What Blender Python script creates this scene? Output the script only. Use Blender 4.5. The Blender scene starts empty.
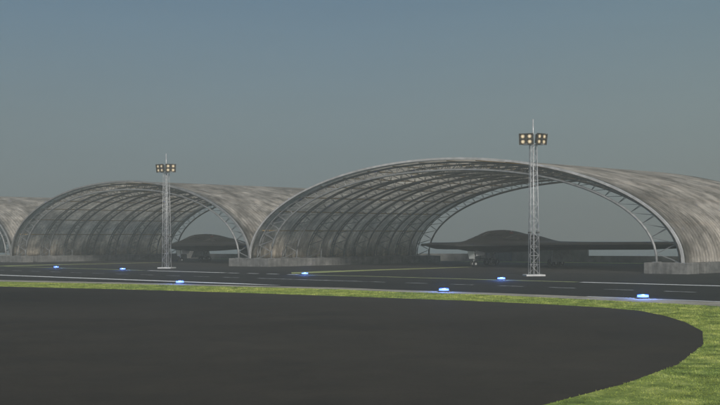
import bpy, bmesh, math, random
from mathutils import Vector, Matrix
random.seed(7)
R = math.radians
scene = bpy.context.scene
col = scene.collection

# ------------------------------------------------------------------ materials
def newmat(name):
    m = bpy.data.materials.new(name); m.use_nodes = True
    return m, m.node_tree, m.node_tree.nodes['Principled BSDF']

def N(nt, typ, **kw):
    n = nt.nodes.new(typ)
    for k, v in kw.items():
        if k in n.inputs.keys() if isinstance(k, str) else False:
            n.inputs[k].default_value = v
        else:
            setattr(n, k, v)
    return n

def mapping(nt, src, scale, loc=(0, 0, 0), add=None):
    m = nt.nodes.new('ShaderNodeMapping')
    m.inputs['Scale'].default_value = scale; m.inputs['Location'].default_value = loc
    nt.links.new(src, m.inputs['Vector'])
    return m.outputs['Vector']

def noise(nt, vec, scale=1, detail=6, rough=.6, dist=0):
    n = nt.nodes.new('ShaderNodeTexNoise')
    n.inputs['Scale'].default_value = scale; n.inputs['Detail'].default_value = detail
    n.inputs['Roughness'].default_value = rough; n.inputs['Distortion'].default_value = dist
    nt.links.new(vec, n.inputs['Vector'])
    return n.outputs['Fac']

def ramp(nt, fac, stops):
    r = nt.nodes.new('ShaderNodeValToRGB'); e = r.color_ramp.elements
    while len(e) < len(stops): e.new(.5)
    for el, (p, c) in zip(e, stops):
        el.position = p; el.color = (c, c, c, 1) if isinstance(c, (int, float)) else (*c, 1)
    nt.links.new(fac, r.inputs['Fac'])
    return r.outputs['Color']

def mix(nt, a, b, fac, mode='MIX'):
    n = nt.nodes.new('ShaderNodeMix'); n.data_type = 'RGBA'; n.blend_type = mode
    for v, s in ((a, n.inputs[6]), (b, n.inputs[7])):
        if isinstance(v, (tuple, list)): s.default_value = (*v, 1)
        else: nt.links.new(v, s)
    if isinstance(fac, (int, float)): n.inputs[0].default_value = fac
    else: nt.links.new(fac, n.inputs[0])
    return n.outputs[2]

def bump(nt, bsdf, h, strength=.3, dist=.05):
    b = nt.nodes.new('ShaderNodeBump'); b.inputs['Strength'].default_value = strength
    b.inputs['Distance'].default_value = dist
    nt.links.new(h, b.inputs['Height']); nt.links.new(b.outputs['Normal'], bsdf.inputs['Normal'])

def objco(nt): return nt.nodes.new('ShaderNodeTexCoord').outputs['Object']
def worldpos(nt): return nt.nodes.new('ShaderNodeNewGeometry').outputs['Position']

def simple(name, c1, c2, scale=2.0, rough=.6, metal=0, bump_s=0.0, stretch=(1, 1, 1), lo=.35, hi=.65, spec=.5):
    m, nt, b = newmat(name)
    v = mapping(nt, objco(nt), stretch)
    f = noise(nt, v, scale, 7, .65)
    nt.links.new(ramp(nt, f, [(lo, c1), (hi, c2)]), b.inputs['Base Color'])
    b.inputs['Roughness'].default_value = rough; b.inputs['Metallic'].default_value = metal
    b.inputs['Specular IOR Level'].default_value = spec
    if bump_s: bump(nt, b, noise(nt, v, scale * 6, 5), bump_s, .03)
    return m

M = {}
def asphalt(name, base, rough, wet=.0, spec=.25):
    m, nt, b = newmat(name); p = worldpos(nt)
    big = noise(nt, mapping(nt, p, (.03, .045, 1)), 1, 5, .55)
    mid = noise(nt, mapping(nt, p, (.35, .35, 1)), 1, 6, .6)
    fine = noise(nt, p, 9, 4, .7)
    streak = noise(nt, mapping(nt, p, (.5, .5, 1)), .7, 3, .5, 2.0)
    d = tuple(c * .86 for c in base); l = tuple(c * 1.14 for c in base)
    c = mix(nt, ramp(nt, big, [(.36, d), (.64, l)]), ramp(nt, mid, [(.3, .78), (.7, 1.12)]), .8, 'MULTIPLY')
    c = mix(nt, c, ramp(nt, fine, [(.3, .72), (.72, 1.25)]), .5, 'MULTIPLY')
    c = mix(nt, c, ramp(nt, streak, [(.44, 1.0), (.5, .86), (.56, 1.0)]), .5, 'MULTIPLY')
    if name == 'apron_asphalt':      # base colour darkened in a soft round patch toward the far left
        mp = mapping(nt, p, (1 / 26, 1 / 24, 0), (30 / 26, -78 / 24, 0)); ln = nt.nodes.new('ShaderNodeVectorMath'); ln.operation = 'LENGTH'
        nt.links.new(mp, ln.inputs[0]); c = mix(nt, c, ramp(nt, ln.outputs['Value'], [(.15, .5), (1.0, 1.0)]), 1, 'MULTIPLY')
    nt.links.new(c, b.inputs['Base Color'])
    nt.links.new(ramp(nt, mid, [(.3, rough - .08), (.7, rough + .1)]), b.inputs['Roughness'])
    b.inputs['Specular IOR Level'].default_value = spec
    bump(nt, b, fine, .25, .02)
    return m
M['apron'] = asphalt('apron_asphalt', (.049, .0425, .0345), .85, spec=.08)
M['taxi'] = asphalt('taxiway_asphalt', (.034, .032, .029), .85, spec=.08)

def paint(name, c, lo=.38, hi=.5):
    m, nt, b = newmat(name); p = worldpos(nt)
    f = noise(nt, mapping(nt, p, (.9, .9, 1)), 1.2, 8, .72)
    worn = ramp(nt, f, [(lo, 0.0), (hi, 1.0)])
    nt.links.new(mix(nt, (.06, .06, .06), c, worn), b.inputs['Base Color'])
    b.inputs['Roughness'].default_value = .7
    return m
M['white_paint'] = paint('white_line_paint', (.80, .79, .75), .30, .44)
M['faded_paint'] = paint('faded_line_paint', (.50, .50, .48), .40, .56)
M['yellow_paint'] = paint('yellow_line_paint', (.30, .33, .11), .32, .5)

def grassmat(name, blades=False):
    m, nt, b = newmat(name); p = worldpos(nt)
    big = noise(nt, mapping(nt, p, (.16, .16, 1)), 1, 4, .6)
    mid = noise(nt, mapping(nt, p, (1.1, 1.1, 1)), 1, 6, .65)
    fine = noise(nt, mapping(nt, p, (7, 7, 1)), 1, 4, .7)
    c = ramp(nt, mid, [(.32, (.090, .124, .032)), (.5, (.225, .285, .070)), (.66, (.42, .46, .15))])
    c = mix(nt, c, ramp(nt, big, [(.35, (.70, .78, .7)), (.65, (1.22, 1.12, 1.0))]), 1, 'MULTIPLY')
    c = mix(nt, c, ramp(nt, fine, [(.3, .6), (.7, 1.3)]), .8, 'MULTIPLY')
    nt.links.new(c, b.inputs['Base Color'])
    b.inputs['Roughness'].default_value = .85; b.inputs['Specular IOR Level'].default_value = .15
    if not blades: bump(nt, b, fine, .6, .08)
    return m
M['turf'] = grassmat('turf_soil'); M['blade'] = grassmat('grass_blade', True)

def gravelmat():
    m, nt, b = newmat('gravel'); p = worldpos(nt)
    a = noise(nt, mapping(nt, p, (.5, .5, 1)), 1, 5, .6); f = noise(nt, p, 6, 5, .75)
    c = mix(nt, ramp(nt, a, [(.35, (.23, .205, .155)), (.65, (.40, .36, .28))]), ramp(nt, f, [(.3, .55), (.7, 1.3)]), .8, 'MULTIPLY')
    nt.links.new(c, b.inputs['Base Color']); b.inputs['Roughness'].default_value = .9
    bump(nt, b, f, .5, .05)
    return m
M['gravel'] = gravelmat()

def concretemat():
    m, nt, b = newmat('weathered_concrete'); p = worldpos(nt)
    a = noise(nt, mapping(nt, p, (.5, .5, .9)), 1, 8, .7)
    drip = noise(nt, mapping(nt, p, (2.6, 2.6, .35)), 1, 6, .65)
    f = noise(nt, p, 7, 5, .7)
    c = ramp(nt, a, [(.3, (.08, .08, .074)), (.5, (.155, .153, .142)), (.7, (.25, .243, .225))])
    c = mix(nt, c, ramp(nt, drip, [(.35, .5), (.6, 1.1)]), .75, 'MULTIPLY')
    c = mix(nt, c, ramp(nt, f, [(.3, .7), (.7, 1.2)]), .5, 'MULTIPLY')
    nt.links.new(c, b.inputs['Base Color']); b.inputs['Roughness'].default_value = .88
    bump(nt, b, f, .35, .04)
    return m
M['concrete'] = concretemat()
M['old_concrete'] = simple('old_wall_concrete', (.085, .084, .078), (.17, .167, .155), .6, .9, 0, .3)

def shellmat(name, outer):
    m, nt, b = newmat(name)
    uv = nt.nodes.new('ShaderNodeUVMap'); uv.uv_map = 'arc'
    oi = nt.nodes.new('ShaderNodeObjectInfo')
    add = nt.nodes.new('ShaderNodeVectorMath'); add.operation = 'ADD'
    sc = nt.nodes.new('ShaderNodeVectorMath'); sc.operation = 'SCALE'; sc.inputs['Scale'].default_value = .37
    nt.links.new(oi.outputs['Location'], sc.inputs[0])
    nt.links.new(uv.outputs['UV'], add.inputs[0]); nt.links.new(sc.outputs[0], add.inputs[1])
    v = add.outputs[0]
    streak = noise(nt, mapping(nt, v, (.42, .46, 1)), 1, 9, .76, .6)
    big = noise(nt, mapping(nt, v, (.12, .12, 1)), 1, 6, .65, .5)
    fine = noise(nt, mapping(nt, v, (.45, 3.4, 1)), 1, 5, .72)
    strip = noise(nt, mapping(nt, v, (.05, .95, 1)), 1, 3, .6)
    grit = noise(nt, mapping(nt, v, (.8, 1.5, 1)), 1, 7, .75)
    blot = noise(nt, mapping(nt, v, (.30, .42, 1)), 1, 6, .65, .8)
    # corrugation runs round the arch, so it repeats along the axis (uv y)
    w = nt.nodes.new('ShaderNodeTexWave'); w.wave_type = 'BANDS'; w.bands_direction = 'Y'; w.wave_profile = 'SIN'
    w.inputs['Scale'].default_value = .5; w.inputs['Distortion'].default_value = 0
    nt.links.new(uv.outputs['UV'], w.inputs['Vector'])
    # overlapping sheets: every bay of sheeting has its own tone
    br = nt.nodes.new('ShaderNodeTexBrick')
    br.inputs['Color1'].default_value = (.62, .62, .62, 1); br.inputs['Color2'].default_value = (1.15, 1.13, 1.08, 1)
    br.inputs['Mortar'].default_value = (.5, .5, .5, 1)
    br.inputs['Scale'].default_value = 1; br.inputs['Mortar Size'].default_value = .012
    br.inputs['Brick Width'].default_value = 5.2; br.inputs['Row Height'].default_value = 2.49
    nt.links.new(v, br.inputs['Vector'])
    if outer:
        c = ramp(nt, streak, [(.30, (.36, .335, .305)), (.48, (.62, .588, .545)), (.66, (.86, .82, .77))])
        c = mix(nt, c, ramp(nt, big, [(.38, (.42, .415, .40)), (.60, (1.12, 1.10, 1.06))]), .95, 'MULTIPLY')
        c = mix(nt, c, ramp(nt, blot, [(.36, (.50, .485, .46)), (.55, (1.06, 1.045, 1.02))]), .85, 'MULTIPLY')
        c = mix(nt, c, br.outputs['Color'], .25, 'MULTIPLY')
        c = mix(nt, c, ramp(nt, grit, [(.32, .62), (.6, 1.08)]), .6, 'MULTIPLY')
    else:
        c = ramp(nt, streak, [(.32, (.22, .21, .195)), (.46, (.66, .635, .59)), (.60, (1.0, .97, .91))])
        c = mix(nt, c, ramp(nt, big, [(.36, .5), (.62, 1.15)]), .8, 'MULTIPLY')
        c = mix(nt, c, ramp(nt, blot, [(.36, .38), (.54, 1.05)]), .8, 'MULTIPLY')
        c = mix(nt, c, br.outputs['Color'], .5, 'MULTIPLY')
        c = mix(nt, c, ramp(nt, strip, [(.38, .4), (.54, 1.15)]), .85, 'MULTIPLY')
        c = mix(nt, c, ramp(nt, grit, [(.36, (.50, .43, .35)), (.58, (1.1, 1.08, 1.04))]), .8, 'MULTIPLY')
    c = mix(nt, c, ramp(nt, fine, [(.3, .66), (.7, 1.2)]), .28 if outer else .45, 'MULTIPLY')
    c = mix(nt, c, ramp(nt, w.outputs['Fac'], [(.0, .55), (.6, 1.1)]), .7 if outer else .4, 'MULTIPLY')
    nt.links.new(c, b.inputs['Base Color'])
    b.inputs['Roughness'].default_value = .78; b.inputs['Specular IOR Level'].default_value = .25
    bump(nt, b, w.outputs['Fac'], .5, .06)
    tr = nt.nodes.new('ShaderNodeBsdfTranslucent'); ms = nt.nodes.new('ShaderNodeMixShader')
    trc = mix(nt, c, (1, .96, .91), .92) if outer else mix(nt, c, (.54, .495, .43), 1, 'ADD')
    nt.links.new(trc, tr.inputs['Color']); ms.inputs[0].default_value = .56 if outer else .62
    nt.links.new(b.outputs[0], ms.inputs[1]); nt.links.new(tr.outputs[0], ms.inputs[2])
    nt.links.new(ms.outputs[0], nt.nodes['Material Output'].inputs['Surface'])
    return m
M['shell_out'] = shellmat('corrugated_roof_outside', True)
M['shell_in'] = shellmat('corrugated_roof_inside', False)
M['steel'] = simple('painted_truss_steel', (.17, .175, .175), (.30, .305, .30), 1.5, .55, .2)
M['rim'] = simple('pale_edge_channel', (.30, .30, .29), (.52, .51, .49), .8, .5, .1)
M['rim_dull'] = simple('dull_edge_channel', (.16, .16, .158), (.27, .27, .26), .8, .6, .1)
M['rust'] = simple('ochre_purlin_steel', (.30, .20, .08), (.55, .38, .16), .6, .7)
M['galv'] = simple('galvanised_mast', (.34, .345, .34), (.52, .52, .51), 2.5, .45, .3)
M['slab'] = simple('pale_concrete_slab', (.38, .38, .36), (.58, .57, .54), 3, .85, 0, .3)
M['housing'] = simple('lamp_housing', (.035, .033, .028), (.085, .08, .065), 5, .5)
M['skin'] = simple('stealth_skin', (.028, .0275, .027), (.042, .041, .040), .35, .55, 0, 0, (1, 3, 1))
M['belly'] = simple('stealth_belly', (.020, .0205, .0215), (.032, .0325, .034), .5, .6)
M['seam'] = simple('panel_seam', (.09, .092, .09), (.14, .14, .135), 1, .6)
M['canopy'] = simple('cockpit_glass', (.006, .007, .008), (.012, .013, .014), 1, .18, 0, spec=.4)
M['gear_white'] = simple('white_gear_paint', (.80, .80, .79), (.90, .90, .88), 3, .5)
M['gear_grey'] = simple('grey_gear_paint', (.22, .225, .225), (.34, .345, .34), 2, .55)
M['rubber'] = simple('tyre_rubber', (.018, .018, .018), (.035, .034, .033), 4, .85)
M['hub'] = simple('wheel_hub', (.60, .60, .58), (.75, .75, .72), 4, .5)
M['red'] = simple('red_stencil', (.22, .04, .035), (.32, .07, .06), 4, .6)
M['pale'] = simple('pale_stencil', (.25, .25, .24), (.36, .36, .34), 4, .6)
M['cabinet'] = simple('blue_grey_steel', (.05, .066, .075), (.085, .105, .115), 1.2, .6)

def emis(name, c, s, base=(.5, .5, .5)):
    m, nt, b = newmat(name)
    f = noise(nt, objco(nt), 3, 3)
    nt.links.new(ramp(nt, f, [(.3, tuple(x * .85 for x in base)), (.7, base)]), b.inputs['Base Color'])
    b.inputs['Emission Color'].default_value = (*c, 1); b.inputs['Emission Strength'].default_value = s
    b.inputs['Roughness'].default_value = .3
    return m
M['lens'] = emis('flood_lens', (1, .90, .66), .13, (.45, .42, .33))
nt = M['lens'].node_tree; ln = nt.nodes.new('ShaderNodeVectorMath'); ln.operation = 'LENGTH'
nt.links.new(objco(nt), ln.inputs[0])
fall = ramp(nt, ln.outputs['Value'], [(.02, (1.0, .88, .62)), (.12, (.62, .50, .32)), (.22, (.10, .075, .045))])
nt.links.new(fall, nt.nodes['Principled BSDF'].inputs['Base Color']); nt.links.new(fall, nt.nodes['Principled BSDF'].inputs['Emission Color'])
M['blue_core'] = emis('blue_light_core', (.22, .46, 1.0), 1.75, (.4, .5, .8))
M['blue_glow'] = emis('blue_light_dome', (.04, .13, .95), 1.6, (.1, .15, .5))

def watermat():
    m, nt, b = newmat('sea_water'); p = worldpos(nt)
    f = noise(nt, mapping(nt, p, (.05, .05, 1)), 1, 6, .6)
    nt.links.new(ramp(nt, f, [(.3, (.10, .12, .122)), (.7, (.13, .15, .15))]), b.inputs['Base Color'])
    b.inputs['Roughness'].default_value = .12
    bump(nt, b, noise(nt, mapping(nt, p, (.4, .4, 1)), 1, 5, .6), .05, .2)
    return m
M['water'] = watermat()

# ------------------------------------------------------------------ mesh helpers
class MB:
    def __init__(self): self.bm = bmesh.new()
    def box(self, c, s, rot=None):
        mt = Matrix.Translation(c) @ (rot.to_4x4() if rot else Matrix.Identity(4)) @ Matrix.Diagonal((*s, 1))
        bmesh.ops.create_cube(self.bm, size=1, matrix=mt); return self
    def poly(self, pts):
        vs = [self.bm.verts.new(p) for p in pts]; self.bm.faces.new(vs); return self
    def hexa(self, bot, top):
        b = [self.bm.verts.new(p) for p in bot]; t = [self.bm.verts.new(p) for p in top]; n = len(b)
        self.bm.faces.new(b[::-1]); self.bm.faces.new(t)
        for i in range(n): self.bm.faces.new((b[i], b[(i + 1) % n], t[(i + 1) % n], t[i]))
        return self
    def tube(self, pts, r, sides=6, closed=False, smooth=True):
        pts = [Vector(p) for p in pts]; rings = []
        rr = r if isinstance(r, (list, tuple)) else [r] * len(pts)
        for i, p in enumerate(pts):
            t = (pts[min(i + 1, len(pts) - 1)] - pts[max(i - 1, 0)]).normalized()
            up = Vector((0, 0, 1)) if abs(t.z) < .95 else Vector((1, 0, 0))
            x = t.cross(up).normalized(); y = x.cross(t).normalized()
            rings.append([self.bm.verts.new(p + (x * math.cos(2 * math.pi * (k + .5) / sides) + y * math.sin(2 * math.pi * (k + .5) / sides)) * rr[i]) for k in range(sides)])
        for a, b in zip(rings, rings[1:]):
            for k in range(sides):
                f = self.bm.faces.new((a[k], a[(k + 1) % sides], b[(k + 1) % sides], b[k])); f.smooth = smooth and sides > 4
        self.bm.faces.new(rings[0][::-1]); self.bm.faces.new(rings[-1])
        return self
    def disc(self, c, axis, r, w, seg=20, bev=.2):
        axis = Vector(axis).normalized(); c = Vector(c)
        prof = [(-.5, 1 - bev), (-.5 + bev * .5, 1 - bev * .25), (-.2, 1), (.2, 1), (.5 - bev * .5, 1 - bev * .25), (.5, 1 - bev)]
        up = Vector((0, 0, 1)) if abs(axis.z) < .9 else Vector((1, 0, 0))
        x = axis.cross(up).normalized(); y = axis.cross(x)
        rings = [[self.bm.verts.new(c + axis * (w * a) + (x * math.cos(2 * math.pi * k / seg) + y * math.sin(2 * math.pi * k / seg)) * r * q) for k in range(seg)] for a, q in prof]
        for a, b in zip(rings, rings[1:]):
            for k in range(seg):
                f = self.bm.faces.new((a[k], a[(k + 1) % seg], b[(k + 1) % seg], b[k])); f.smooth = True
        self.bm.faces.new(rings[0][::-1]); self.bm.faces.new(rings[-1])
        return self
    def build(self, name, mat, parent=None, bevel=0, loc=None, rotz=0):
        me = bpy.data.meshes.new(name)
        bmesh.ops.recalc_face_normals(self.bm, faces=self.bm.faces[:])
        self.bm.to_mesh(me); self.bm.free()
        o = bpy.data.objects.new(name, me); col.objects.link(o)
        for m in (mat if isinstance(mat, (list, tuple)) else [mat]): me.materials.append(m)
        if parent: o.parent = parent
        if loc: o.location = loc
        o.rotation_euler.z = rotz
        if bevel:
            bv = o.modifiers.new('bevel', 'BEVEL'); bv.width = bevel; bv.segments = 2; bv.limit_method = 'ANGLE'
        return o

def tag(o, label=None, cat=None, group=None, kind=None):
    if label: o['label'] = label
    if cat: o['category'] = cat
    if group: o['group'] = group
    if kind: o['kind'] = kind
    return o

def empty(name, loc, rz=0):
    o = bpy.data.objects.new(name, None); col.objects.link(o); o.empty_display_size = .5
    o.location = loc; o.rotation_euler.z = rz
    return o

def copy_tree(o, parent=None):
    c = o.copy(); col.objects.link(c)
    if parent is not None: c.parent = parent
    for ch in list(o.children): copy_tree(ch, c)
    return c

def sheet(name, pts, z, mat, kind='structure'):
    mb = MB(); mb.poly([(x, y, z) for x, y in pts])
    bmesh.ops.triangulate(mb.bm, faces=mb.bm.faces[:])
    o = mb.build(name, mat); 
    if kind: o['kind'] = kind
    return o

def offset_line(pts, w):
    """polyline -> closed ribbon outline of width w (w may be a list)"""
    ws = w if isinstance(w, list) else [w] * len(pts); L, Rr = [], []
    for i, p in enumerate(pts):
        a = Vector(pts[max(i - 1, 0)]); b = Vector(pts[min(i + 1, len(pts) - 1)])
        t = (b - a).normalized(); n = Vector((-t.y, t.x)); p = Vector(p)
        L.append(tuple(p + n * ws[i] / 2)); Rr.append(tuple(p - n * ws[i] / 2))
    return L, Rr
def ribbon(mb, pts, w, z):
    L, Rr = offset_line(pts, w)
    for i in range(len(pts) - 1):
        mb.poly([(*L[i], z), (*Rr[i], z), (*Rr[i + 1], z), (*L[i + 1], z)])
def along(pts, s0, s1):
    """sub-polyline between distances s0, s1"""
    out, s = [], 0
    for a, b in zip(pts, pts[1:]):
        a, b = Vector(a), Vector(b); l = (b - a).length
        lo, hi = max(s0, s), min(s1, s + l)
        if hi > lo + 1e-6:
            p, q = a + (b - a) * (lo - s) / l, a + (b - a) * (hi - s) / l
            if not out or (Vector(out[-1]) - p).length > 1e-4: out.append(tuple(p))
            out.append(tuple(q))
        s += l
    return out

# ------------------------------------------------------------------ layout frame of the hangar row
TH = .773
U = Vector((math.cos(TH), -math.sin(TH))); V = Vector((math.sin(TH), math.cos(TH)))
C1 = Vector((8.875, 140.4))
SPAN = 33.95; RISE = 12.34; Z0 = 1.156; LEN = 34.9; DF = 3.56; DC = 1.35; N2 = 2.13; OV = .38
def P(u, v, z=None):
    p = C1 + U * u + V * v
    return (p.x, p.y) if z is None else (p.x, p.y, z)

# ------------------------------------------------------------------ ground, water, paving
sheet('sea', [(-4000, -900), (4000, -900), (4000, 5000), (-4000, 5000)], -.9, M['water'])
sheet('ground', [(-420, -60), (190, -60), P(95, 40), P(80, 66), P(20, 72), P(-70, 76), P(-190, 80), P(-300, 40)], 0, M['gravel'])
gravel_top = [(-60, 133), (-34.59, 109.2), (-21.09, 100.3), (-9.68, 92.0), (-1.53, 86.4), (1.42, 82.8), (9.23, 75.9), (14.6, 70.0), (16.98, 67.3), (21, 62.6), (40, 42), (70, 10)]
near_edge = [(-95, 182.9), (-39.87, 126.79), (14.86, 71.0), (60, 25)]
sheet('taxiway', [(-300, 370)] + [P(-290, 20), P(-190, 46), P(60, 46), (110, 60), (90, -10)] + [(x + .6, y + .6) for x, y in gravel_top[::-1]] + [(-200, 270)], .004, M['taxi'])
grass_top = [(-60, 127.5), (-32.98, 104.9), (-20.54, 97.5), (-9.43, 89.9), (-1.49, 83.9), (1.38, 80.5), (8.98, 73.6), (13.89, 67.2), (16.18, 64.2), (20, 59), (38, 38), (66, 8)]
turf = [(-80, 142), *grass_top, (66, -50), (-90, -50)]
sheet('turf_ground', turf, .008, M['turf'])
apron = [(-90, 120), (-60, 109.5), (-44, 101.3), (-29.35, 93.32), (-18.14, 86.46), (-8.36, 79.4), (1.22, 71.6), (5.92, 67.6), (9.97, 63.4), (12.61, 60.0), (13.88, 56.88),
         (14.11, 53.06), (13.88, 48.97), (13.15, 44.04), (11.5, 38.42), (8.95, 32.35), (6.5, 28.16), (3.96, 24.65), (0, 19.8), (-6, 14), (-14, 9.5), (-26, 6), (-60, 3), (-90, 3)]
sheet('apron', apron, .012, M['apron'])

# painted markings (flat sheets on the paving)
far_edge = [(-75, 197), (-55.66, 176.4), (-31.08, 148.5), (-16, 131.6), (-5.9, 121.3), (0, 115.9), (12.43, 102.4), (18.1, 96.4), (27.21, 86.7), (48, 64.5)]
centre = [(-60, 163), (-47.41, 150.2), (-35.49, 137.3), (-24.63, 126.0), (-14.56, 115.5), (-9.67, 110.5), (-1.81, 102.6), (6.71, 93.8), (12.39, 87.8), (19.6, 79.8), (40, 57)]
mb = MB(); ribbon(mb, [(-95, 182.9), (-39.87, 126.79), (-10.5, 96.86)], 1.05, .008); ribbon(mb, [(-10.5, 96.86), (-6.5, 92.78)], [1.05, .12], .008)
ribbon(mb, [(14.2, 71.67), (17.16, 68.4), (30, 54.5)], .32, .0085)
tag(mb.build('near_edge_line', M['white_paint']), kind='structure')
mb = MB()
for a, b in ((-26.5, -15.5), (18.5, 45)):
    seg = [p for p in far_edge if a < p[0] < b]
    def at(x):
        for p, q in zip(far_edge, far_edge[1:]):
            if p[0] <= x <= q[0]: return (x, p[1] + (q[1] - p[1]) * (x - p[0]) / (q[0] - p[0]))
    ribbon(mb, [at(a)] + seg + [at(b)], .8, .008)
for a in (-15, -12.6, -10.2, -7.8):
    ribbon(mb, [at(a), at(a + 1.3)], .5, .008)
tag(mb.build('far_edge_line', M['white_paint']), kind='structure')
mb = MB()
for a, b in ((-74, -27.2), (-5.6, 18.2)):
    ribbon(mb, [at(a)] + [p for p in far_edge if a < p[0] < b] + [at(b)], .8, .008)
tag(mb.build('yellow_edge_line', M['yellow_paint']), kind='structure')
mb = MB()
tot = sum((Vector(a) - Vector(b)).length for a, b in zip(centre, centre[1:]))
s = 2.0
while s < tot - 4:
    seg = along(centre, s, s + 2.5)
    if not (-10.4 < seg[0][0] < -.2): ribbon(mb, seg, .34, .008)
    s += 5.0
ribbon(mb, [(-9.9, 110.75), (-9.67, 110.5), (-1.81, 102.6), (1.2, 99.5)], .5, .008)
tag(mb.build('centre_line', M['faded_paint']), kind='structure')
for du in (0, -2 * SPAN):
    mb = MB()
    ribbon(mb, [P(du - 1.0, -22.2), P(du - 3.6, -17.5), P(du - 4.4, -12), P(du - 4.6, -6), P(du - 4.6, 3), P(du - 4.6, 13)], [.3, 4.4, 4.2, 3.2, 2.2, 1.3], .008)
    tag(mb.build('lead_in_line', M['yellow_paint']), kind='structure')
mb = MB()
for du in (0, -2 * SPAN):     # strip of poor grass behind each hangar, in front of its wall
    mb.poly([(*P(du - 31, LEN + 7.2), .008), (*P(du + 31, LEN + 7.2), .008), (*P(du + 31, LEN + 11), .008), (*P(du - 31, LEN + 11), .008)])
tag(mb.build('dry_grass_strip', M['turf']), kind='structure')

# grass blades where the turf is near enough to show them
def inside(p, poly):
    x, y = p; c = False
    for (x1, y1), (x2, y2) in zip(poly, poly[1:] + poly[:1]):
        if (y1 > y) != (y2 > y) and x < (x2 - x1) * (y - y1) / (y2 - y1) + x1: c = not c
    return c
verts, faces = [], []
def blade(x, y, h, w):
    a = random.uniform(0, 6.283); dx, dy = math.cos(a) * w, math.sin(a) * w
    lx, ly = random.gauss(0, .45) * h, random.gauss(0, .45) * h
    i = len(verts)
    verts.extend([(x - dx, y - dy, .006), (x + dx, y + dy, .006), (x + lx * .45 + dx * .6, y + ly * .45 + dy * .6, h * .62), (x + lx * .45 - dx * .6, y + ly * .45 - dy * .6, h * .62), (x + lx, y + ly, h)])
    faces.append((i, i + 1, i + 2, i + 3)); faces.append((i + 3, i + 2, i + 4))
n = 0
while n < 120000:
    t = random.random() ** .8; y = 23 + t * 90
    x = random.uniform(-.36 * y - 2, .34 * y + 1.5)
    if not inside((x, y), turf) or inside((x, y), apron): 
        n += .02; continue
    if math.sin(x * .9 + 1.7 * math.sin(y * .37)) * math.sin(y * .53 + 1.3 * math.sin(x * .41)) < -.35 and random.random() < .55: continue
    blade(x, y, random.uniform(.018, .052) * (1 + .002 * y), .006 + .00022 * y); n += 1
me = bpy.data.meshes.new('grass'); me.from_pydata(verts, [], faces); me.materials.append(M['blade'])
go = bpy.data.objects.new('grass', me); col.objects.link(go)
tag(go, 'short yellow green grass on the verge around the dark apron', 'grass', kind='stuff')

# ------------------------------------------------------------------ hangars
def arch(a, b, n, cnt):
    """points (u, z) spread evenly by length from left foot to right foot"""
    raw = []
    for i in range(801):
        t = math.pi * i / 800; c, s = math.cos(t), math.sin(t)
        raw.append((-a * math.copysign(abs(c) ** (2 / n), c), Z0 + b * max(s, 0) ** (2 / n)))
    d = [0]
    for p, q in zip(raw, raw[1:]): d.append(d[-1] + math.hypot(q[0] - p[0], q[1] - p[1]))
    out, j = [], 0
    for k in range(cnt + 1):
        s = d[-1] * k / cnt
        while j < 799 and d[j + 1] < s: j += 1
        f = (s - d[j]) / (d[j + 1] - d[j] + 1e-9)
        out.append((raw[j][0] + (raw[j + 1][0] - raw[j][0]) * f, raw[j][1] + (raw[j + 1][1] - raw[j][1]) * f))
    return out, d[-1]

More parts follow.
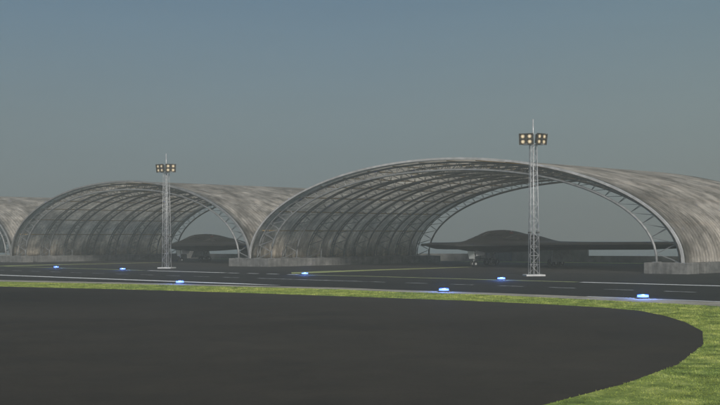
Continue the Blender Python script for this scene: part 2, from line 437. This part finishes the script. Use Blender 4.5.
def make_hangar():
    root = empty('arched_hangar', (0, 0, 0))
    seg = 120
    o, ln = arch(SPAN, RISE, 2, seg); i_, _ = arch(SPAN - .14, RISE - .14, 2, seg)
    me = bpy.data.meshes.new('roof_shell'); bm = bmesh.new(); uvl = bm.loops.layers.uv.new('arc')
    vs = [-OV + (LEN + OV + .3) * k / 20 for k in range(21)]
    grids = []
    for pts in (o, i_): grids.append([[bm.verts.new((u, v, z)) for v in vs] for u, z in pts])
    info = {}
    for gi, g in enumerate(grids):
        for a in range(seg):
            for b in range(20):
                q = [(a, b), (a + 1, b), (a + 1, b + 1), (a, b + 1)]
                if gi: q = q[::-1]
                f = bm.faces.new([g[x][y] for x, y in q]); f.smooth = True; f.material_index = gi
                for lp, (x, y) in zip(f.loops, q): lp[uvl].uv = (ln * x / seg, vs[y])
    for b in (0, 20):
        for a in range(seg):
            f = bm.faces.new([grids[0][a][b], grids[0][a + 1][b], grids[1][a + 1][b], grids[1][a][b]])
    for a in (0, seg):
        for b in range(20): bm.faces.new([grids[0][a][b], grids[0][a][b + 1], grids[1][a][b + 1], grids[1][a][b]])
    bm.to_mesh(me); bm.free()
    sh = bpy.data.objects.new('roof_shell', me); col.objects.link(sh); sh.parent = root
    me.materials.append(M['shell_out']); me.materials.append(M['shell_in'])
    # pale channel round the front edge
    mb = MB()
    ro, _ = arch(SPAN + .10, RISE + .10, 2, seg); ri, _ = arch(SPAN - .15, RISE - .15, 2, seg)
    rings = []
    for (u1, z1), (u2, z2) in zip(ro, ri):
        rings.append([mb.bm.verts.new(p) for p in ((u1, -OV - .26, z1), (u1, -OV - .004, z1), (u2, -OV - .004, z2), (u2, -OV - .26, z2))])
    for a, b in zip(rings, rings[1:]):
        for k in range(4): mb.bm.faces.new((a[k], a[(k + 1) % 4], b[(k + 1) % 4], b[k]))
    mb.bm.faces.new(rings[0]); mb.bm.faces.new(rings[-1][::-1])
    mb.build('edge_channel', M['rim'], sh)
    # eight arched lattice trusses
    nn = 38
    oc, _ = arch(SPAN - .80, RISE - .42, 2.02, nn * 2); ic, _ = arch(SPAN - DF, RISE - DC, N2, nn * 2)
    first = None
    for k in range(8):
        v = .45 + (LEN - .9) * k / 7
        if first is None:
            mb = MB()
            mb.tube([(u, -.24, z) for u, z in oc], .085, 6); mb.tube([(u, .24, z) for u, z in oc], .085, 6)
            mb.tube([(u, 0, z) for u, z in ic], .145, 6)
            tr = mb.build('arch_truss', M['steel'], root)
            mb = MB()
            for j in range(0, nn * 2, 2):
                if j + 2 > nn * 2: break
                A = (ic[j + 1][0], 0, ic[j + 1][1])
                for q in (j, j + 2):
                    for s in (-.24, .24):
                        mb.tube([A, (oc[q][0], s, oc[q][1])], .036, 4)
                mb.tube([(oc[j][0], -.24, oc[j][1]), (oc[j][0], .24, oc[j][1])], .05, 4)
                mb.tube([(oc[j][0], -.24, oc[j][1]), (oc[j + 2][0], .24, oc[j + 2][1])], .04, 4)
            mb.build('lattice', M['steel'], tr)
            for x, ly in ((SPAN - DF, .7), (SPAN - .80, 1.3), (-SPAN + DF, .7), (-SPAN + .80, 1.3)):      # foot plates on the footing wall
                mb = MB(); mb.box((x, 0, Z0 + .03), (.7, ly, .06)); mb.build('foot_plate', M['steel'], tr)
            tr.location = (0, v, 0); first = tr
        else:
            t2 = copy_tree(first, root); t2.location = (0, v, 0)
    pc, _ = arch(SPAN - .24, RISE - .24, 2, 17)
    for k in range(1, 17):
        u, z = pc[k]
        mb = MB(); mb.box((0, (LEN) / 2, 0), (.11, LEN - .3, .10))
        a = math.atan2(pc[min(k + 1, 17)][1] - pc[k - 1][1], pc[min(k + 1, 17)][0] - pc[k - 1][0])
        p = mb.build('purlin', M['rust'], root); p.location = (u, 0, z); p.rotation_euler = (0, -a, 0)
    return root

hangar = make_hangar()
hangar_labels = ['nearest and largest arched hangar at right, weathered shell, open through to the sky',
                 'middle arched hangar left of centre, behind the left floodlight mast',
                 'farthest arched hangar, cut off by the left edge of the photo']
for k, lab in enumerate(hangar_labels):
    h = hangar if k == 0 else copy_tree(hangar)
    p = P(-2 * SPAN * k, 0); h.location = (p[0], p[1], 0); h.rotation_euler.z = -TH
    tag(h, lab, 'hangar', 'arched hangars in a row')
    if k:
        for ch in h.children:
            for g in ch.children:
                if g.name.startswith('edge_channel'):
                    g.material_slots[0].link = 'OBJECT'; g.material_slots[0].material = M['rim_dull']

def footing(u0, u1, label):
    root = empty('footing_wall', P((u0 + u1) / 2, 0, 0), -TH); w = u1 - u0
    tag(root, label, 'wall', 'concrete footing walls under the hangars')
    mb = MB(); mb.box((0, LEN / 2 + 2.2, (Z0 - .3) / 2 - .02), (w, LEN - 1.2, Z0 + .26)); mb.build('wall_run', M['concrete'], root, .04)
    mb = MB(); mb.box((0, .4, (Z0 - .3) / 2 - .004), (w + .1, 2.4, Z0 + .292)); mb.build('end_block', M['concrete'], root, .05)
footing(SPAN - DF - .75, SPAN + .6, 'concrete footing under the right end of the nearest hangar')
footing(-SPAN - DF - .75, -SPAN + DF + .75, 'shared concrete footing between the nearest hangar and the middle hangar')
footing(-3 * SPAN - DF - .75, -3 * SPAN + DF + .75, 'shared concrete footing between the middle hangar and the farthest hangar')

def rear_wall(du, label, runs, door):
    root = empty('blast_wall', P(du, LEN + 12, 0), -TH)
    tag(root, label, 'wall', 'low concrete walls behind the hangars')
    # seen from the front: high block left of centre with a sloped shoulder, low run to the right
    mb = MB(); y0, y1 = -.25, .25
    for a, b, za, zb in runs:
        mb.hexa([(a, y0, -.1), (b, y0, -.1), (b, y1, -.1), (a, y1, -.1)], [(a, y0, za), (b, y0, zb), (b, y1, zb), (a, y1, za)])
    mb.build('wall_run', M['old_concrete'], root)
    if door is None: return
    mb = MB(); mb.box((door, -.32, 1.15), (3.6, .1, 2.2)); d = mb.build('steel_door', M['cabinet'], root, .02)
    for x in (-1.2, 0, 1.2):
        mb = MB(); mb.box((door + x, -.395, 1.15), (.06, .05, 2.1)); mb.build('door_rib', M['cabinet'], d)
rear_wall(0, 'low concrete wall seen through the nearest hangar, behind the right bomber', ((-47.5, -32.4, 1.25, 1.3), (-32.38, -29.6, 1.3, 1.75), (-29.58, -8.2, 2.6, 2.6), (-8.18, 44, 1.05, 1.05)), -24.5)
rear_wall(-2 * SPAN, 'low concrete wall seen through the middle hangar, behind the left bomber', ((-60, -43.3, 1.05, 1.05), (-43.28, -36.6, 2.4, 2.4), (-36.58, 20, 1.0, 1.0)), None)

# ------------------------------------------------------------------ flying wing bombers
HS = 26.2; MAINX = 12.6
def interp(y, t):
    for (a, fa), (b, fb) in zip(t, t[1:]):
        if a <= y <= b: return fa + (fb - fa) * (y - a) / (b - a)
    return t[-1][1]
TE = [(0, 20.6), (3.9, 18.0), (7.2, 20.2), (14.6, 15.2), (24.3, 21.3), (26.2, 17.6)]
def xle(y): return .648 * abs(y) + .25 * math.exp(-(y / .8) ** 2) * 0
def sm(a, b, x):
    t = min(max((x - a) / (b - a), 0), 1); return t * t * (3 - 2 * t)
def zle(y): return 2.82 + .12 * min(abs(y) / 10, 1)
def top(x, y):
    y = abs(y); c = max(interp(y, TE) - xle(y), .3); q = min(max((x - xle(y)) / c, 0), 1)
    g = (q ** .55) * (1 - q) / .44 if q < 1 else 0
    T = .40 + .42 * math.exp(-(y / 8) ** 2)
    T *= .5 + .5 * sm(26.2, 22, y)
    z = zle(y) + T * g
    fus = 1.22 * math.exp(-(y / 2.15) ** 2.6) * sm(2.0, 6.6, x) * (1 - sm(8.5, 19.5, x))
    nac = .74 * math.exp(-(abs(y - 3.7) / 1.55) ** 3) * sm(5.4, 8.6, x) * (1 - sm(9.5, 17, x))
    mid = .45 * math.exp(-(y / 4.6) ** 4) * sm(4, 9, x) * (1 - sm(11, 18, x))
    return z + max(fus, nac) * .8 + .2 * (fus + nac) + mid * .6
def bot(x, y):
    y = abs(y); c = max(interp(y, TE) - xle(y), .3); q = min(max((x - xle(y)) / c, 0), 1)
    g = (q ** .6) * (1 - q) / .42
    T = (.84 + .08 * math.exp(-(y / 6) ** 2)) * (.3 + .7 * sm(26.6, 20, y))
    return zle(y) - T * min(g, 1) - .16 * math.exp(-(y / 4.2) ** 4) * sm(1.5, 5, x) * (1 - sm(15, 20, x))

def patch(name, mat, parent, corners, off=.02, n=6, fn=top):
    """surface patch lying on the airframe; corners (x, y) in order"""
    mb = MB(); g = []
    (a, b, c, d) = [Vector(p) for p in corners]
    for i in range(n + 1):
        row = []
        for j in range(n + 1):
            s, t = i / n, j / n
            p = a * (1 - s) * (1 - t) + b * s * (1 - t) + c * s * t + d * (1 - s) * t
            row.append(mb.bm.verts.new((p.x, p.y, fn(p.x, p.y) + off)))
        g.append(row)
    for i in range(n):
        for j in range(n):
            f = mb.bm.faces.new((g[i][j], g[i + 1][j], g[i + 1][j + 1], g[i][j + 1])); f.smooth = True
    return mb.build(name, mat, parent)

def wheel(parent, c, r, w):
    mb = MB(); mb.disc((0, 0, 0), (0, 1, 0), r, w, 22, .22); o = mb.build('wheel', M['rubber'], parent); o.location = c
    mb = MB(); mb.disc((0, 0, 0), (0, 1, 0), r * .52, w * 1.06, 14, .3); mb.disc((0, 0, 0), (0, 1, 0), r * .2, w * 1.18, 10, .3)
    mb.build('rim', M['hub'], o)

def make_bomber():
    root = empty('stealth_bomber', (0, 0, 0))
    # local frame: x aft of the nose, +y starboard, origin at nose on the ground
    ys = [0, .25, .5, .8, 1.1, 1.4, 1.7, 2.0, 2.3, 2.7, 3.1, 3.5, 3.9, 4.3, 4.7, 5.1, 5.5, 5.9, 6.3, 6.7, 7.2, 7.8, 8.6, 9.6, 11, 12.8, 14.6, 17, 19.5, 22, 23.4, 24.3, 25.2, 25.9, 26.19]
    ys = [-y for y in ys[:0:-1]] + ys
    nx = 44; qs = [(i / nx) ** 1.5 for i in range(nx + 1)]
    bm = bmesh.new(); gt, gb = [], []
    for y in ys:
        a = xle(y); c = max(interp(abs(y), TE) - a, .25); rt, rb = [], []
        for i, q in enumerate(qs):
            x = a + c * q
            vt = bm.verts.new((x, y, top(x, y) if 0 < i < nx else zle(y)))
            vb = vt if i in (0, nx) else bm.verts.new((x, y, bot(x, y)))
            rt.append(vt); rb.append(vb)
        gt.append(rt); gb.append(rb)
    for k in range(len(ys) - 1):
        for i in range(nx):
            f = bm.faces.new((gt[k][i], gt[k][i + 1], gt[k + 1][i + 1], gt[k + 1][i])); f.smooth = True
            q = [gb[k][i], gb[k + 1][i], gb[k + 1][i + 1], gb[k][i + 1]]
            f = bm.faces.new(q); f.smooth = True; f.material_index = 1
    for k in (0, -1):
        for i in range(nx):
            q = [gt[k][i], gt[k][i + 1], gb[k][i + 1], gb[k][i]]; q2 = []
            for w in q:
                if w not in q2: q2.append(w)
            if len(q2) > 2: bm.faces.new(q2)
    bmesh.ops.recalc_face_normals(bm, faces=bm.faces[:])
    me = bpy.data.meshes.new('airframe'); bm.to_mesh(me); bm.free()
    me.materials.append(M['skin']); me.materials.append(M['belly'])
    af = bpy.data.objects.new('airframe', me); col.objects.link(af); af.parent = root
    for s in (-1, 1):
        mb = MB()                               # pale seam just above the leading edge
        pts = [(xle(y) + .02, s * y, zle(y) + .015) for y in (1.2, 3, 5, 7, 9, 12, 15, 18, 21, 24, 26)]
        mb.tube(pts, .03, 6); mb.build('leading_edge_strip', M['seam'], af)
        patch('windshield', M['canopy'], root, [(4.25, s * .12), (5.75, s * .12), (5.5, s * 1.25), (4.55, s * .95)])
        patch('side_window', M['canopy'], root, [(4.75, s * 1.12), (5.75, s * 1.42), (7.0, s * 1.95), (5.75, s * 1.75)])
        it = patch('engine_intake', M['canopy'], root, [(6.1, s * 2.5), (7.2, s * 2.6), (7.2, s * 5.1), (6.6, s * 5.1)], .03)
        for k in range(3):
            patch('intake_lip', M['seam'], it, [(5.95 + .2 * k, s * (2.5 + .85 * k)), (6.15 + .2 * k, s * (2.5 + .85 * k)), (6.35 + .2 * k, s * (3.3 + .85 * k)), (6.15 + .2 * k, s * (3.3 + .85 * k))], .06, 3)
        patch('engine_exhaust', M['belly'], root, [(14.6, s * 2.7), (16.4, s * 2.7), (16.4, s * 5.0), (14.6, s * 5.0)], .03)
        patch('elevon', M['belly'], root, [(13.2, s * 15.0), (15.1, s * 15.2), (19.0, s * 21.5), (17.3, s * 21.5)], .015)
    patch('refuel_marking', M['pale'], root, [(8.3, -1.05), (8.5, -1.05), (8.9, -.55), (8.7, -.55)], .03, 3)
    patch('refuel_marking', M['pale'], root, [(8.9, -1.35), (9.1, -1.35), (9.5, -.9), (9.3, -.9)], .03, 3)
    patch('rescue_marking', M['red'], root, [(8.35, -1.75), (9.05, -1.75), (9.05, -1.55), (8.35, -1.55)], .03, 3)
    # nose gear
    ng = empty('nose_gear', (3.15, 0, 0)); ng.parent = root
    mb = MB(); mb.tube([(0, 0, 2.1), (.02, 0, .45)], .10, 8); mb.tube([(0, 0, 1.9), (.95, 0, 1.95), (.04, 0, .75)], .06, 6)
    mb.tube([(0, -.3, .42), (0, .3, .42)], .07, 8); mb.tube([(-.12, -.35, 1.55), (0, 0, .7), (-.12, .35, 1.55)], .05, 6)
    mb.box((-.14, 0, 1.52), (.1, .7, .16)); mb.build('strut', M['gear_white'], ng)
    for s in (-1, 1): wheel(ng, (0, s * .30, .42), .42, .24)
    mb = MB(); mb.hexa([(-.35, -.52, 1.08), (-.28, -.52, 1.08), (-.28, .52, 1.08), (-.35, .52, 1.08)], [(-.55, -.62, 2.1), (-.48, -.62, 2.1), (-.48, .62, 2.1), (-.55, .62, 2.1)])
    mb.build('gear_door', M['gear_white'], ng, .015)
    mb = MB(); mb.hexa([(-.2, -.72, 1.45), (1.3, -.72, 1.55), (1.3, -.67, 1.55), (-.2, -.67, 1.45)], [(-.2, -.62, 2.2), (1.6, -.62, 2.2), (1.6, -.57, 2.2), (-.2, -.57, 2.2)])
    mb.build('side_door', M['gear_white'], ng, .01)
    for s in (-1, 1):
        mg = empty('main_gear', (MAINX, s * 6.1, 0)); mg.parent = root
        mb = MB(); mb.tube([(0, 0, 2.5), (0, 0, .62)], .17, 10); mb.tube([(-.75, 0, .52), (.75, 0, .52)], .13, 8)
        for x in (-.62, .62): mb.tube([(x, -.55, .5), (x, .55, .5)], .09, 8)
        mb.tube([(0, 0, 1.2), (1.2, -s * .2, 2.3)], .08, 6); mb.tube([(0, 0, 1.1), (0, -s * 1.3, 2.3)], .08, 6)
        mb.build('strut', M['gear_grey'], mg)
        for x in (-.62, .62):
            for y in (-.42, .42): wheel(mg, (x, y, .5), .5, .34)
        mb = MB(); yo = s * 1.15
        for i, (y0, y1) in enumerate(((yo, yo + s * .03), (yo + s * .032, yo + s * .06))):
            mb.hexa([(-2.25, y0, .62), (2.15, y0, .62), (2.15, y1, .62), (-2.25, y1, .62)], [(-1.5, y0 - s * .25, 2.35), (1.5, y0 - s * .25, 2.35), (1.5, y1 - s * .25, 2.35), (-1.5, y1 - s * .25, 2.35)])
        dr = mb.build('gear_door', [M['gear_white'], M['gear_grey']], mg)
        for f in dr.data.polygons[6:]: f.material_index = 1
        mb = MB()
        for x in (-1.2, 0, 1.2): mb.box((x, yo - s * .16, 1.45), (.07, .06, 1.5), Matrix.Rotation(s * .14, 3, 'X'))
        mb.box((0, yo - s * .09, .95), (3.5, .06, .07)); mb.build('door_rib', M['gear_grey'], dr)
    return root

bomber = make_bomber()
# nose points out of the hangar mouth: local +x (aft) runs along V
def place_bomber(o, mains, yaw, label):
    d = Vector((math.sin(yaw), math.cos(yaw))) * MAINX
    o.location = (mains[0] - d.x, mains[1] - d.y, 0); o.rotation_euler.z = math.pi / 2 - yaw
    tag(o, label, 'bomber', 'flying wing bombers parked in the hangars')
place_bomber(bomber, (22.6, 159.2), R(51.5), 'black flying wing bomber nose out under the nearest hangar at right')
b2 = copy_tree(bomber)
place_bomber(b2, (-24.6, 207.5), R(47), 'hazy black flying wing bomber under the middle hangar, mostly its rounded nose')

# ------------------------------------------------------------------ floodlight masts
def make_mast():
    root = empty('floodlight_mast', (0, 0, 0))
    mb = MB(); mb.box((0, 0, .06), (1.9, 1.9, .2)); mb.build('base_slab', M['slab'], root, .03)
    H = 13.0; wb, wt = .46, .30
    def w(z): return wb + (wt - wb) * z / H
    mb = MB()
    for sx in (-1, 1):
        for sy in (-1, 1):
            mb.tube([(sx * wb, sy * wb, .15), (sx * wt, sy * wt, H)], .036, 6)
    mb.tube([(0, 0, .15), (0, 0, H)], .075, 8)
    mb.build('mast_leg', M['galv'], root)
    mb = MB(); z = .2; i = 0
    while z < H - .2:
        z2 = min(z + .92 * (1 - .25 * z / H), H); a, b = w(z), w(z2)
        cs = [(-1, -1), (1, -1), (1, 1), (-1, 1)]
        for k in range(4):
            p, q = cs[k], cs[(k + 1) % 4]
            s0, s1 = (p, q) if (i + k) % 2 else (q, p)
            mb.tube([(s0[0] * a, s0[1] * a, z), (s1[0] * b, s1[1] * b, z2)], .016, 4)
            mb.tube([(p[0] * b, p[1] * b, z2), (q[0] * b, q[1] * b, z2)], .012, 4)
        z = z2; i += 1
    mb.build('lattice', M['galv'], root)
    mb = MB(); mb.tube([(0, 0, H - .3), (0, 0, 15.5)], .065, 8); mb.build('spike', M['galv'], root)
    mb = MB()
    for y in (-.34, .34): mb.tube([(-1.0, y, H), (1.0, y, H)], .035, 6)
    for x in (-1, -.34, .34, 1): mb.tube([(x, -.34, H), (x, .34, H)], .03, 6)
    mb.tube([(-1.35, -.2, H + 1.0), (1.35, -.2, H + 1.0)], .025, 6)
    mb.tube([(0, -.2, H + 1.0), (0, 0, H + 1.1)], .03, 6); mb.build('head_frame', M['galv'], root)
    mb = MB()
    for z in (4.3,):
        for sx in (-1, 1):
            for sy in (-1, 1): mb.box((sx * w(z), sy * w(z), z), (.14, .14, .16))
    mb.build('leg_joint', M['housing'], root)
    for s, yaw in ((-1, R(-24)), (1, R(34))):
        hd = empty('lamp_head', (s * .76, -.30, H + .52)); hd.parent = root; hd.rotation_euler = (R(8), 0, yaw)
        mb = MB(); mb.hexa([(-.68, .0, -.52), (.68, .0, -.52), (.68, 0, .52), (-.68, 0, .52)], [(-.56, .34, -.42), (.56, .34, -.42), (.56, .34, .42), (-.56, .34, .42)])
        hs = mb.build('housing', M['housing'], hd, .02)
        mb = MB()
        for a, b, c, d in ((0, .53, 1.42, .07), (0, -.53, 1.42, .07), (0, 0, 1.36, .06)): mb.box((a, -.05, b), (c, .12, d))
        for a in (-.68, 0, .68): mb.box((a, -.052, 0), (.07, .116, 1.0))
        mb.build('lamp_frame', M['housing'], hd)
        for x in (-.34, .34):
            for z in (-.26, .26):
                mb = MB(); mb.disc((0, 0, 0), (0, 1, 0), .225, .05, 16, .3); mb.build('lens', M['lens'], hd, loc=(x, -.03, z))
    return root
mast = make_mast()
mast.location = (17.18, 113.24, 0); mast.rotation_euler.z = R(4)
tag(mast, 'pale lattice floodlight mast at right, standing in front of the nearest hangar', 'floodlight mast', 'lattice floodlight masts')
m2 = copy_tree(mast); m2.location = (-26.1, 154.6, 0); m2.rotation_euler.z = R(-14)
tag(m2, 'lattice floodlight mast at left, standing in front of the middle hangar', 'floodlight mast')

# ------------------------------------------------------------------ blue taxiway lights
def make_light():
    root = empty('taxiway_light', (0, 0, 0))
    mb = MB(); mb.disc((0, 0, .03), (0, 0, 1), .42, .06, 24, .2); mb.build('base_plate', M['housing'], root)
    mb = MB(); mb.disc((0, 0, .135), (0, 0, 1), .34, .11, 28, .12); mb.build('lamp_core', M['blue_core'], root)
    mb = MB(); mb.disc((0, 0, .205), (0, 0, 1), .35, .03, 28, .3); mb.disc((0, 0, .072), (0, 0, 1), .37, .022, 28, .1); mb.build('lamp_dome', M['blue_glow'], root)
    ld = bpy.data.lights.new('lamp_light', 'POINT'); ld.energy = 260; ld.color = (.12, .28, 1); ld.shadow_soft_size = .15
    lo = bpy.data.objects.new('lamp_light', ld); col.objects.link(lo); lo.parent = root; lo.location = (0, 0, .42)
    return root
lt = make_light()
spots = [((-42.56, 160.4), 'farthest blue taxiway light, leftmost, in front of the middle hangar'),
         ((-30.45, 146.9), 'blue taxiway light left of the left floodlight mast, on the far taxiway edge'),
         ((-15.43, 98.0), 'blue taxiway light below the left floodlight mast, on the near white edge line'),
         ((-5.86, 121.3), 'blue taxiway light at the tip of the yellow lead in line to the nearest hangar'),
         ((5.81, 79.55), 'blue taxiway light on the gravel edge between the two floodlight masts'),
         ((12.6, 102.3), 'blue taxiway light just left of the right floodlight mast'),
         ((17.0, 68.9), 'brightest and nearest blue taxiway light, rightmost, beside the grass corner')]
for i, ((x, y), lab) in enumerate(spots):
    o = lt if i == 0 else copy_tree(lt)
    o.location = (x, y, .012); o.rotation_euler.z = i * .7
    tag(o, lab, 'taxiway light', 'blue taxiway edge lights')

# ------------------------------------------------------------------ haze
mb = MB(); mb.box((0, 180, 34), (1100, 900, 74))
hz = mb.build('haze', None)
hm = bpy.data.materials.new('haze'); hm.use_nodes = True; nt = hm.node_tree
nt.nodes.remove(nt.nodes['Principled BSDF'])
vsn = nt.nodes.new('ShaderNodeVolumePrincipled')
vsn.inputs['Color'].default_value = (.44, .47, .455, 1); vsn.inputs['Density'].default_value = .0018; vsn.inputs['Anisotropy'].default_value = 0
nt.links.new(vsn.outputs[0], nt.nodes['Material Output'].inputs['Volume'])
hz.data.materials.clear(); hz.data.materials.append(hm); hz['kind'] = 'structure'

# ------------------------------------------------------------------ light, sky
SUN_EL, SUN_AZ = R(29), R(176)      # azimuth clockwise from +Y (the view direction)
sd = bpy.data.lights.new('sun', 'SUN'); sd.energy = 4.7; sd.angle = R(10); sd.color = (1, .96, .91)
so = bpy.data.objects.new('sun', sd); col.objects.link(so)
tosun = Vector((math.sin(SUN_AZ) * math.cos(SUN_EL), math.cos(SUN_AZ) * math.cos(SUN_EL), math.sin(SUN_EL)))
so.rotation_euler = tosun.to_track_quat('Z', 'Y').to_euler(); so.location = tosun * 200

w = bpy.data.worlds.new('World'); scene.world = w; w.use_nodes = True; nt = w.node_tree
bg = nt.nodes['Background']
sky = nt.nodes.new('ShaderNodeTexSky'); sky.sky_type = 'NISHITA'; sky.sun_disc = False
sky.sun_elevation = SUN_EL; sky.sun_rotation = SUN_AZ; sky.air_density = 1.0; sky.dust_density = 4.0; sky.ozone_density = 2.0
tc = nt.nodes.new('ShaderNodeTexCoord'); sep = nt.nodes.new('ShaderNodeSeparateXYZ')
nt.links.new(tc.outputs['Generated'], sep.inputs[0])
haze_c = ramp(nt, sep.outputs['Z'], [(0.0, (2.05, 2.28, 2.18)), (.045, (2.1, 2.58, 2.64)), (.10, (1.80, 2.74, 3.12)), (.21, (1.0, 2.08, 3.05)), (.6, (1.0, 1.8, 2.7))])
skyc = mix(nt, sky.outputs['Color'], haze_c, .85)
side = ramp(nt, sep.outputs['X'], [(.0, (.93, .98, 1.03)), (.32, (1.07, 1.03, .97))])   # clearer to the left, milkier to the right
skyc = mix(nt, skyc, side, 1, 'MULTIPLY')
veil = noise(nt, mapping(nt, tc.outputs['Generated'], (2.2, 2.2, 16)), 1, 5, .55)
skyc = mix(nt, skyc, ramp(nt, veil, [(.3, .95), (.7, 1.05)]), 1, 'MULTIPLY')
nt.links.new(skyc, bg.inputs['Color']); bg.inputs['Strength'].default_value = .1

# ------------------------------------------------------------------ camera
cd = bpy.data.cameras.new('camera'); co = bpy.data.objects.new('camera', cd); col.objects.link(co)
cd.sensor_width = 36; cd.lens = 1145.36 / 720 * 36; cd.shift_y = (241.05 - 202.5) / 720
co.matrix_world = Matrix.Translation((0, 0, 3.55)) @ Matrix.Rotation(R(90), 4, 'X') @ Matrix.Rotation(-.0055, 4, 'Z')
cd.clip_start = .1; cd.clip_end = 9000
scene.camera = co

scene.view_settings.view_transform = 'Standard'; scene.view_settings.look = 'None'; scene.view_settings.exposure = 0
scene.cycles.use_denoising = True
scene.cycles.volume_bounces = 1; scene.cycles.max_bounces = 6
